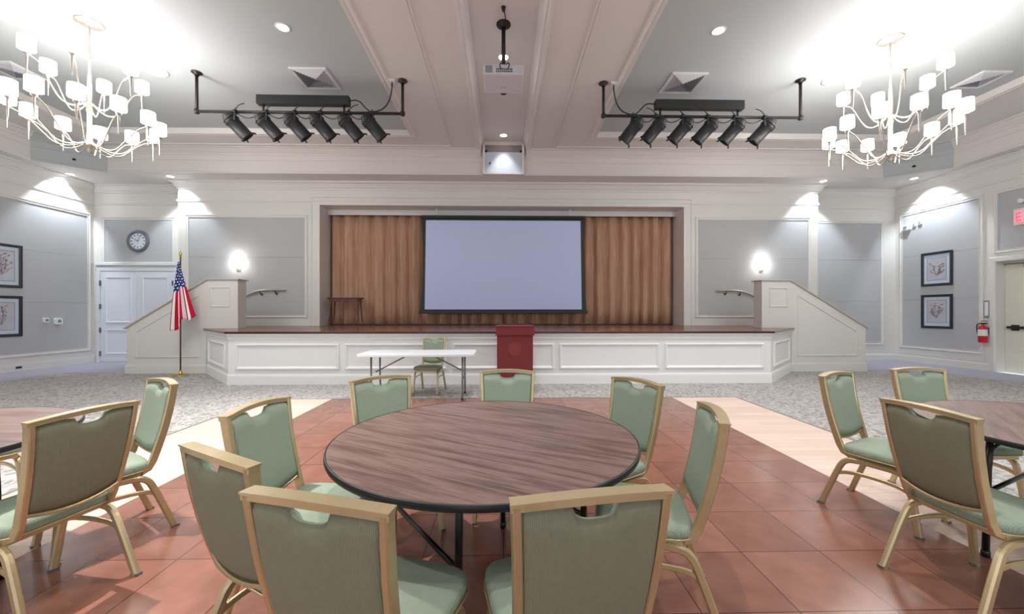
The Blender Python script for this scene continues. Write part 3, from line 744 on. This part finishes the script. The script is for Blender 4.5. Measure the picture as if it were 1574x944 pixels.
for j in range(NV):
    for i in range(NU):
        f = bm.faces.new((VV[j][i], VV[j][i+1], VV[j+1][i+1], VV[j+1][i])); f.smooth = True
        for lp, q in zip(f.loops, (G[j][i], G[j][i+1], G[j+1][i+1], G[j+1][i])): lp[uvl].uv = (q[3], q[4])
o = obj('flag', bm, 'flag'); o.location = (fx, fy, 0); m = o.modifiers.new('solid', 'SOLIDIFY'); m.thickness = .004
tag(o, 'furled red, white and blue striped flag with stars hanging from its pole', 'flag')

# ------------------------------------------------------------------ wall things
def on_back(v): return Vector((v.x, -v.z, v.y))
t = thing('wall_clock', 'round wall clock with a broad silver rim above the double door', 'clock', (-10.27, YR-.016, 3.40))
bm = nb(); add_lathe(bm, [(0,0), (.31,0), (.315,.02), (.29,.045), (.255,.05), (.225,.03), (.22,.018)], 48, mapf=on_back); obj('rim', bm, mat('clock_rim', (112,118,128), .4, .3), t)
bm = nb(); add_lathe(bm, [(0,.02), (.225,.02)], 48, mapf=on_back); obj('dial', bm, mat('clock_dial', (226,230,240), .5), t)
bm = nb()
for k in range(12):
    a = k*PI/6; c, s = math.cos(a), math.sin(a); w2 = .012
    q = [(r*s+e*c, r*c-e*s) for r, e in ((.155,-w2), (.155,w2), (.20,w2), (.20,-w2))]; add_prism(bm, q, (.0205,.022), lambda x, y, h: (x, -h, y))
obj('hour_marks', bm, 'black', t)
for ang, ln, wd, nm in ((-62, .12, .009, 'hour_hand'), (25, .18, .006, 'minute_hand')):
    a = math.radians(ang); c, s = math.cos(a), math.sin(a); bm = nb()
    q = [(r*s+e*c, r*c-e*s) for r, e in ((-.02,-wd), (-.02,wd), (ln,wd*.5), (ln,-wd*.5))]; add_prism(bm, q, (.024,.026), lambda x, y, h: (x, -h, y)); obj(nm, bm, 'black', t)
def sconce(s, label):
    t = thing('wall_sconce', label, 'lamp', (s*7.23, YW-.016, 2.62))
    bm = nb(); add_prism(bm, rrect(.11, .2, .3), (0, .02), lambda x, y, h: (x, -h, y)); add_tube(bm, [(0,-.02,-.03), (0,-.08,-.05), (0,-.09,.0)], .01); obj('back_plate', bm, 'chrome', t)
    bm = nb(); add_lathe(bm, [(.045,.0), (.085,.21), (.08,.21), (.04,.005), (0,.005)], 24, (0,-.1,.0)); obj('glass_shade', bm, 'shade_dim', t)
    light('POINT', 'sconce_light', (s*7.23, YW-.34, 2.74), 2.5, (1,.97,.94), .06)
sconce(-1, 'lit wall sconce above the left stair wall'); sconce(1, 'lit wall sconce above the right stair wall')
# framed prints
def print_frame(y0, y1, z0, z1, side, label, seed):
    mp0 = left if side < 0 else right; mp = lambda a, b, h: mp0(a, b, h+.014)
    t = thing('framed_print', label, 'picture'); R = rect(y0, y1, z0, z1)
    bm = nb(); add_ribbon(bm, R, True, [(0,0), (0,.03), (.01,.036), (.05,.03), (.065,.018), (.065,.006)], mp); obj('frame', bm, 'frame_black', t)
    bm = nb(); add_prism(bm, rect(y0+.05, y1-.05, z0+.05, z1-.05), (.002, .010), mp); obj('mat_board', bm, 'matboard', t)
    bm = nb(); add_ribbon(bm, rect(y0+.15, y1-.15, z0+.16, z1-.16), True, [(-.012,.010), (-.012,.013), (0,.013), (0,.010)], mp); obj('inner_line', bm, mat('print_line', (120,140,155), .6), t)
    bm = nb(); add_prism(bm, rect(y0+.15, y1-.15, z0+.16, z1-.16), (.0095, .0115), mp); a_ = obj('print', bm, 'artpaper', t)
    rd = random.Random(seed); bm = nb(); cy, cz = (y0+y1)/2, (z0+z1)/2; W_ = (y1-y0)/2-.2; Hh = (z1-z0)/2-.2
    for k in range(9):
        a = rd.uniform(.3, 2.9); n = 9; pts = []
        for i in range(n):
            q = i/(n-1); r = q; pts.append(mp(cy+W_*r*math.cos(a+.8*q*rd.choice((-1,1))*.5), cz-Hh*.7+1.6*Hh*r*math.sin(a), .0125))
        add_tube(bm, smooth_path(pts, 1), .004, 5)
        for i in (4, 6, 8):
            p = pts[i]; c = Vector(p); q = [(c.y+.035*math.cos(b)*(1 if b < 3 else .6), c.z+.02*math.sin(b+k)) for b in [j*PI/4 for j in range(8)]]
            add_prism(bm, q, (.0115, .0130), mp)
    obj('ink_drawing', bm, 'ink', a_)
print_frame(8.90, 9.66, 1.97, 2.98, -1, 'upper framed botanical print on the left wall, cut by the photo edge', 1)
print_frame(8.90, 9.66, .83, 1.78, -1, 'lower framed botanical print on the left wall, cut by the photo edge', 2)
print_frame(9.85, 10.6, 2.10, 3.0, 1, 'upper black-framed botanical print on the right wall', 3)
print_frame(9.85, 10.6, .97, 1.87, 1, 'lower black-framed botanical print on the right wall', 4)
def wallbox(name, side, y, z, w_, h_, dp, label, cat, kn=None):
    mp0 = left if side < 0 else right; mp = lambda a, b, h: mp0(a+y, b+z, h+.014)
    t = thing(name, label, cat); bm = nb(); add_prism(bm, rrect(w_, h_, .3), (0, dp), mp); obj('cover', bm, 'switch', t, .004)
    if kn: bm = nb(); add_prism(bm, rrect(w_*.5, h_*.5, .3), (dp, dp+.012), mp); obj('button', bm, kn, t, .003)
    return t
wallbox('wall_switch', -1, 10.40, 1.17, .16, .16, .07, 'larger white square control on the left wall panel', 'switch', 'grille')
wallbox('wall_switch', -1, 10.14, 1.2, .12, .12, .05, 'smaller white control left of the square one on the left wall panel', 'switch', 'grille')
wallbox('wall_sensor', 1, 10.97, 3.80, .2, .16, .09, 'largest white sensor high on the right wall panel near the corner', 'sensor', 'grille')
wallbox('wall_sensor', 1, 10.78, 3.84, .09, .1, .04, 'small white sensor in the middle of three on the right wall panel', 'sensor', 'grille')
wallbox('wall_sensor', 1, 10.63, 3.87, .09, .12, .04, 'small white sensor farthest from the corner on the right wall panel', 'sensor', 'grille')
bm = nb(); add_prism(bm, [(9.6+a, .09+b) for a, b in rrect(.12, .05)], (.02,.028), left); tag(obj('outlet', bm, 'black', None, .002), 'small dark outlet in the left baseboard', 'outlet')
# fire extinguisher + sign
ex, ey = XW-.12, 9.14
t = thing('fire_extinguisher', 'red fire extinguisher hung on the right wall beside the exit door', 'fire extinguisher', (ex, ey, .68))
bm = nb(); add_lathe(bm, [(0,0), (.07,0), (.078,.015), (.078,.33), (.06,.38), (.025,.41), (.025,.44), (0,.44)], 24); obj('cylinder', bm, 'red', t)
bm = nb(); add_lathe(bm, [(.0795,.16), (.0795,.31)], 24); obj('label_wrap', bm, 'label', t)
bm = nb(); add_box(bm, -.02, .02, -.08, .05, .44, .47); add_box(bm, -.015, .015, -.09, .03, .50, .515); obj('handle', bm, 'black', t, .003)
bm = nb(); add_tube(bm, smooth_path([(0,.03,.45), (0,.11,.44), (0,.12,.34), (0,.10,.20)], 2), .011); obj('hose', bm, 'black', t)
bm = nb(); add_box(bm, .08, .12, -.05, .05, .2, .36); obj('bracket', bm, 'grey_metal', t)
t = thing('notice_holder', 'narrow grey sign holder above the fire extinguisher', 'sign')
bm = nb(); add_prism(bm, rect(9.09, 9.20, 1.26, 1.68), (0, .02), right); obj('back_board', bm, 'grille', t, .003)
bm = nb(); add_prism(bm, rect(9.11, 9.18, 1.32, 1.64), (.02, .024), right); obj('card', bm, 'label', t)
# exit sign
t = thing('exit_sign', 'red glowing exit sign above the door on the right wall', 'sign', (XW-.016, 8.34, 3.52))
bm = nb(); add_box(bm, -.05, 0, -.28, .28, -.18, .18); obj('housing', bm, 'exit_face', t, .006)
def strokes(ch):
    return {'E': [(0,0,.2,1), (0,0,1,.18), (0,.41,.85,.59), (0,.82,1,1)], 'I': [(.4,0,.6,1)], 'T': [(.4,0,.6,1), (0,.82,1,1)]}.get(ch)
bm = nb(); lw, lh = .095, .2
for k, ch in enumerate('EXIT'):
    y_ = .235-k*.125; mpx = lambda a, b, h: (-.05-h, y_-a*lw, -.1+b*lh)
    if ch == 'X':
        for q in ([(0,0), (.22,0), (1,1), (.78,1)], [(.78,0), (1,0), (.22,1), (0,1)]): add_prism(bm, q, (.0, .004), mpx)
    else:
        for a0, b0, a1, b1 in strokes(ch): add_prism(bm, [(a0,b0), (a1,b0), (a1,b1), (a0,b1)], (0, .004), mpx)
obj('letters', bm, 'exit_red', t)
t = thing('emergency_light', 'white twin-head emergency light above the exit sign', 'lamp', (XW-.016, 8.30, 3.86))
bm = nb(); add_box(bm, -.06, 0, -.14, .14, -.05, .05); obj('housing', bm, 'switch', t, .008)
for y in (-.16, .16): bm = nb(); add_lathe(bm, [(0,0), (.045,0), (.055,.07), (0,.07)], 20, (-.05, y, 0), mapf=lambda v: Vector((-v.z, v.x, v.y))); obj('lamp_head', bm, 'switch', t)

# ------------------------------------------------------------------ ceiling things
def downlight(x, y, z, label, on=True, e=1.0, aim=(0,0), ang=95, blend=.7, col=(.98,.98,1), grp='recessed ceiling downlights', r=.085):
    t = thing('downlight', label, 'ceiling light', (x, y, z), group=grp)
    bm = nb(); add_lathe(bm, [(r+.025,0), (r+.025,-.006), (r,-.01), (r-.005,-.002), (r-.01,0)], 28); obj('trim_ring', bm, 'ceil', t)
    bm = nb(); add_lathe(bm, [(0,-.004), (r-.006,-.004)], 28); obj('lens', bm, 'glow' if on else 'matboard', t)
    if on: light('SPOT', 'downlight_beam', (x, y, z-.03), SPOT*e, col, .05, (math.radians(aim[1]), math.radians(aim[0]), 0), ang, blend)
    return t
def D(x, y, z, lb, **k): return downlight(x, y, z, lb, **k)
D(-3.33, 6.03, ZT, 'lit downlight in the left grey ceiling tray')
D(3.28, 5.96, ZT, 'lit downlight in the right grey ceiling tray')
D(0, 9.93, ZH, 'lit downlight in the centre channel near the boxed cover', e=.3, ang=80)
D(0, 6.89, ZH, 'lit downlight in the centre channel behind the projector pole')
light('SPOT', 'downlight_beam', (-3.33, 3.15, ZT-.03), SPOT*6.5, (1,.985,.97), .03, (0,0,0), 80, .6)
for x, y, z, e in ((-3.33, -2.6, ZT, 1), (3.28, 3.1, ZT, 1.4), (0, 3.85, ZH, .9), (0, .8, ZH, 1.4), (-3.33, .3, ZT, 1), (3.28, .3, ZT, 1), (-6.2, 3.1, ZT, 1), (6.2, 3.1, ZT, 1)):
    light('SPOT', 'downlight_beam', (x, y, z-.03), SPOT*e, (1,.985,.97), .05, (0,0,0), 110, .6)
D(-11.2, 10.45, ZS, 'lit soffit downlight in the far left corner', col=(.80,.90,1), e=1.3, aim=(24,0), ang=92, blend=.5)
D(-8.75, 10.56, ZS, 'lit soffit downlight above the edge of the left alcove', col=(.80,.90,1), e=.8, aim=(0,20), ang=90, blend=.5)
D(8.70, 10.56, ZS, 'lit soffit downlight above the edge of the right recess', col=(.80,.90,1), e=1.0, aim=(0,20), ang=90, blend=.5)
D(10.95, 10.3, ZS, 'lit soffit downlight in the far right corner', col=(.80,.90,1), e=1.0, aim=(-24,0), ang=92, blend=.5)
D(11.27, 8.5, ZS, 'unlit soffit downlight along the right wall', on=False, r=.06)
D(-7.0, 10.6, ZS, 'unlit soffit downlight above the left sconce', on=False, r=.06)
D(7.0, 10.6, ZS, 'unlit soffit downlight above the right sconce', on=False, r=.06)
for x, lb in ((-6.2, 'round flush ceiling speaker beside the left chandelier'), (6.1, 'round flush ceiling speaker beside the right chandelier')):
    t = thing('ceiling_speaker', lb, 'speaker', (x, 7.15, ZT)); bm = nb(); add_lathe(bm, [(.20,0), (.20,-.012), (.17,-.016), (.165,-.008)], 36); obj('rim', bm, 'label', t)
    bm = nb(); add_lathe(bm, [(0,-.008), (.166,-.008)], 36); obj('grille', bm, 'grey_ceil', t)
for x, lb in ((-10.55, 'small dark sprinkler on the grey left corner face'), (10.55, 'small dark sprinkler on the grey right corner face')):
    t = thing('sprinkler', lb, 'sprinkler', (x, 9.93, 5.16)); 
    bm = nb(); add_lathe(bm, [(0,-.03), (.03,-.03), (.035,0), (.02,.02), (0,.02)], 14); obj('head', bm, 'black', t)
# vents
def vent(x, y, label, s=.33):
    t = thing('ceiling_vent', label, 'vent', (x, y, ZT)); bm = nb(); add_ribbon(bm, rect(-s, s, -s, s)[::-1], True, [(0,-.015), (0,0), (-.045,0), (-.05,-.02), (-.01,-.025), (0,-.015)][::-1], H); obj('frame', bm, 'label', t)
    i = s+.0
    for k, (a, b) in enumerate((((-i,-i),(i,-i)), ((i,-i),(i,i)), ((i,i),(-i,i)), ((-i,i),(-i,-i)))):
        bm = nb(); n = 9
        for j in range(n):
            q0, q1 = j/n, (j+.62)/n
            def pt(p, q, z): return (p[0]*(1-q), p[1]*(1-q), z)
            vs = [bm.verts.new(pt(a, q0, -.006-.03*0)), bm.verts.new(pt(b, q0, -.006)), bm.verts.new(pt(b, q1, -.028)), bm.verts.new(pt(a, q1, -.028))]; bm.faces.new(vs)
        bk = [bm.verts.new((a[0], a[1], -.003)), bm.verts.new((b[0], b[1], -.003)), bm.verts.new((0,0,-.003))]; f = bm.faces.new(bk); f.material_index = 1
        obj('louvre_quadrant', bm, [mat('vent_white', (206,206,212), .5), 'grille'], t)
    return t
vent(-3.45, 7.33, 'square white ceiling vent behind the left lighting rig'); vent(3.36, 7.33, 'square white ceiling vent behind the right lighting rig')
vent(-8.7, 7.2, 'square ceiling vent beyond the left chandelier, at the photo edge', .27); vent(8.8, 7.1, 'square ceiling vent beyond the right chandelier', .27)
# theatre rigs
def rig(s, label, gl, nl):
    t = thing('lighting_bar', label, 'lighting bar', (0, 7.2, 0)); zp = 5.0
    xa, xb = s*5.50, s*1.83
    bm = nb(); add_tube(bm, [(xa, 0, zp), (xb, 0, zp)], .026, 12); obj('pipe', bm, 'bronze', t)
    for x, zz in ((xa, ZT), (xb, ZC)):
        bm = nb(); add_tube(bm, [(x, 0, zp-.03), (x, 0, zz)], .026, 12); add_lathe(bm, [(0,0), (.085,0), (.085,-.015), (.04,-.03), (.035,-.06)], 20, (x, 0, zz)); add_lathe(bm, [(0,-.045), (.04,-.035), (.045,0), (.04,.035), (0,.045)], 14, (x, 0, zp)); obj('drop_post', bm, 'bronze', t)
    b0, b1 = s*4.42, s*2.78
    bm = nb(); add_box(bm, min(b0,b1), max(b0,b1), -.06, .06, 5.13, 5.29); obj('dimmer_rack', bm, 'black', t, .006)
    for x in (b0-s*.1, b1+s*.1): 
        bm = nb(); add_tube(bm, [(x, 0, 5.0), (x, 0, 5.15)], .02); obj('clamp', bm, 'black', t)
    bm = nb(); add_tube(bm, smooth_path([(s*2.02,0,ZC-.02), (s*2.02,0,5.45), (s*2.08,.02,5.2), (s*2.25,.03,5.04), (s*2.7,.03,5.03)], 3), .012, 6); add_tube(bm, smooth_path([(s*2.78,0,5.22), (s*2.62,0,5.24), (s*2.5,.02,5.1), (s*2.4,.03,5.03)], 3), .012, 6); obj('power_cable', bm, 'black', t)
    bm = nb(); add_box(bm, s*2.02-.06, s*2.02+.06, -.06, .06, ZC-.035, ZC-.001); obj('junction_box', bm, 'label', t, .004)
    xs = [s*v for v in (4.82, 4.26, 3.76, 3.30, 2.80, 2.38)]
    bm = nb()
    for a, b in zip(xs, xs[1:]): add_tube(bm, smooth_path([(a, -.03, 4.98), (a*.6+b*.4, -.05, 4.86), (a*.35+b*.65, -.05, 4.88), (b, -.03, 5.0)], 2), .008, 5)
    for a in xs[:5]: add_tube(bm, smooth_path([(a, -.02, 5.02), (a-s*.1, -.06, 5.1), (a-s*.18, -.03, 5.14)], 2), .008, 5)
    obj('fixture_cables', bm, 'black', t)
    for k, x in enumerate(xs): par_can(x, 7.2, zp, s, nl[k], gl)
PC = {}
def par_can(x, y, z, s, label, gl):
    if s in PC:
        r = dup(PC[s], (x, y, z), random.uniform(-.1,.1), label, gl); return r
    t = thing('stage_light', label, 'stage light', (x, y, z), group=gl); PC[s] = t
    # local: hook at origin, can aims inward (towards x=0), down and to the stage
    ax = Vector((-s*.60, .42, -.74)).normalized(); c0 = Vector((-s*.0, 0, -.16)); 
    q = Vector((0,0,1)).rotation_difference(ax).to_matrix()
    mp = lambda v: q @ v
    cc = Vector((s*.02, .0, -.20))
    bm = nb(); add_lathe(bm, [(0,-.19), (.06,-.185), (.078,-.165), (.082,-.14), (.108,-.115), (.122,-.07), (.122,-.02), (.112,.0), (.112,.27), (.126,.275), (.126,.295), (.114,.295), (.109,.25), (0,.25)], 24, cc, mapf=mp)
    for zz in (-.09, -.05, -.03): add_lathe(bm, [(.11,zz), (.13,zz), (.13,zz+.008), (.11,zz+.008)], 24, cc, mapf=mp)
    obj('can_body', bm, 'can', t)
    for a in (0, 2.1, 4.2):
        bm = nb(); p = cc+q @ Vector((.125*math.cos(a), .125*math.sin(a), .285)); r_ = cc+q @ Vector((.155*math.cos(a), .155*math.sin(a), .325)); add_tube(bm, [p, r_], .014, 6)
        obj('gel_clip', bm, 'can', t)
    side = ax.cross(Vector((0,0,1))).normalized(); bm = nb()
    p0, p1 = cc+side*.14, cc-side*.14
    add_sweep(bm, smooth_path([p0, p0+Vector((0,0,.11)), Vector((0,0,-.03))+side*.05, Vector((0,0,-.03))-side*.05, p1+Vector((0,0,.11)), p1], 1), rrect(.006, .03), up=(0,1,0)); obj('yoke', bm, 'black', t)
    bm = nb(); add_lathe(bm, [(.028,-.03), (.042,-.03), (.042,.03), (.028,.03)], 16, mapf=lambda v: Vector((v.z, v.x, v.y))); add_tube(bm, [(0,0,.03), (0,0,.07)], .01, 6); add_tube(bm, [(0,0,-.03), (0,0,-.06)], .012, 6); obj('hook_clamp', bm, 'black', t)
    return t
ordn = ['first', 'second', 'third', 'fourth', 'fifth', 'last']
rig(-1, 'black pipe rig with a long dimmer box hanging left of the projector', 'black stage lights on the left bar', ['%s black stage light from the outer end of the left bar' % q for q in ordn])
rig(1, 'black pipe rig with a long dimmer box hanging right of the projector', 'black stage lights on the right bar', ['%s black stage light from the outer end of the right bar' % q for q in ordn])
# projector
t = thing('projector', 'white projector hanging from a dark pole in the centre ceiling channel', 'projector', (0, 6.1, 0))
bm = nb(); add_tube(bm, [(0,0,5.15), (0,0,ZH)], .032, 14); add_lathe(bm, [(0,0), (.11,0), (.11,-.02), (.05,-.04), (.04,-.06)], 24, (0,0,ZH)); obj('ceiling_pole', bm, 'bronze', t)
bm = nb(); add_box(bm, -.12, .12, -.1, .1, 5.11, 5.15)
for sx in (-1, 1):
    for sy in (-1, 1): add_tube(bm, [(sx*.08, sy*.08, 5.13), (sx*.2, sy*.16, 5.09)], .012, 6)
obj('mount_bracket', bm, 'black', t, .004)
bm = nb(); add_box(bm, -.30, .30, -.24, .28, 4.93, 5.085); obj('shell', bm, 'projector', t, .018, 3)
bm = nb(); add_box(bm, -.27, -.165, -.245, -.238, 4.955, 5.06)
obj('vent_grille', bm, 'grille', t)
bm = nb()
for k in range(9):
    for zz in (4.965, 4.998): add_box(bm, -.11+k*.028, -.093+k*.028, -.246, -.238, zz, zz+.018)
obj('sockets', bm, 'black', t)
bm = nb(); add_tube(bm, smooth_path([(-.04,-.25,5.0), (-.06,-.30,5.05), (-.02,-.22,5.12), (0,-.06,5.16)], 2), .008, 6); obj('cable', bm, 'black', t); bm = nb(); add_tube(bm, smooth_path([(.06,-.25,5.0), (.09,-.31,5.04), (.06,-.24,5.11), (.02,-.06,5.16)], 2), .008, 6)
obj('cable', bm, 'black', t); bm = nb(); add_tube(bm, smooth_path([(0,.0,5.8), (.04,-.10,5.78), (.02,-.28,5.80), (0,-.34,ZH)], 2), .008, 6); add_lathe(bm, [(0,0), (.035,0), (.02,-.06), (0,-.08)], 14, (0,-.34,ZH)); obj('hook', bm, 'bronze', t)
bm = nb(); add_lathe(bm, [(0,0), (.065,0), (.07,.05), (.06,.05), (.05,.02), (0,.015)], 24, (0,.28,5.0), mapf=lambda v: Vector((v.x, v.z, v.y))); obj('lens', bm, 'black', t)
bm = nb(); add_box(bm, -.05, .05, .10, .112, 4.928, 4.9305); obj('maker_badge', bm, 'grille', t)

# chandeliers
def chandelier(x, y, rot, label):
    t = thing('chandelier', label, 'chandelier', (x, y, 0), rot, 'two tier chandeliers')
    bm = nb(); add_lathe(bm, [(0,ZT), (.17,ZT), (.17,ZT-.012), (.15,ZT-.022), (.05,ZT-.03), (.02,ZT-.05), (0,ZT-.05)], 32); obj('canopy', bm, 'chrome', t)
    bm = nb(); add_tube(bm, [(0,0,ZT-.03), (0,0,5.0)], .011); add_lathe(bm, [(.011,5.22), (.022,5.2), (.022,5.16), (.012,5.14), (.016,4.95), (.03,4.7), (.03,4.45), (.04,4.4), (.03,4.36), (.026,4.1), (.032,3.95), (.06,3.90), (.065,3.87), (.03,3.84), (.03,3.80), (.012,3.76), (0,3.75)], 20); obj('stem', bm, 'chrome', t)
    def arm(a, r, z0, zs, tall):
        c, s = math.cos(a), math.sin(a)
        P = [(.03, z0), (r*.25, z0-.10), (r*.45, z0-.12+.02), (r*.62, z0+.06), (r*.8, zs-.20), (r*.93, zs-.15), (r, zs-.13)]
        bm = nb(); add_tube(bm, smooth_path([(c*q, s*q, z) for q, z in P], 2), .009, 7); 
        A = obj('arm', bm, 'chrome', t)
        bm = nb(); add_lathe(bm, [(0,zs-.43), (.005,zs-.42), (.013,zs-.20), (.016,zs-.15), (.034,zs-.135), (.034,zs-.125), (.012,zs-.115), (.012,zs-.06), (0,zs-.06)], 12, (c*r, s*r, 0)); obj('spike', bm, 'chrome', A)
        bm = nb(); add_lathe(bm, [(.088,zs-.085), (.086,zs+.085), (.083,zs+.085), (.085,zs-.085), (.088,zs-.085)], 24, (c*r, s*r, 0)); obj('lamp_shade', bm, 'shade', A)
    for k in range(6): arm(k*PI/3, .60, 4.50, 5.04, True)
    for k in range(12): arm(k*PI/6+.12, .78, 3.92, 4.34, False)
    light('POINT', 'chandelier_glow', (x, y, 4.95), 65, (1,.98,.96), .3)
    light('POINT', 'chandelier_glow', (x, y, 4.1), 110, (1,.98,.96), .35)
    return t
chandelier(-6.15, 6.0, 0, 'two tier chandelier with white drum shades at the left'); chandelier(6.1, 6.1, 0, 'two tier chandelier with white drum shades at the right')
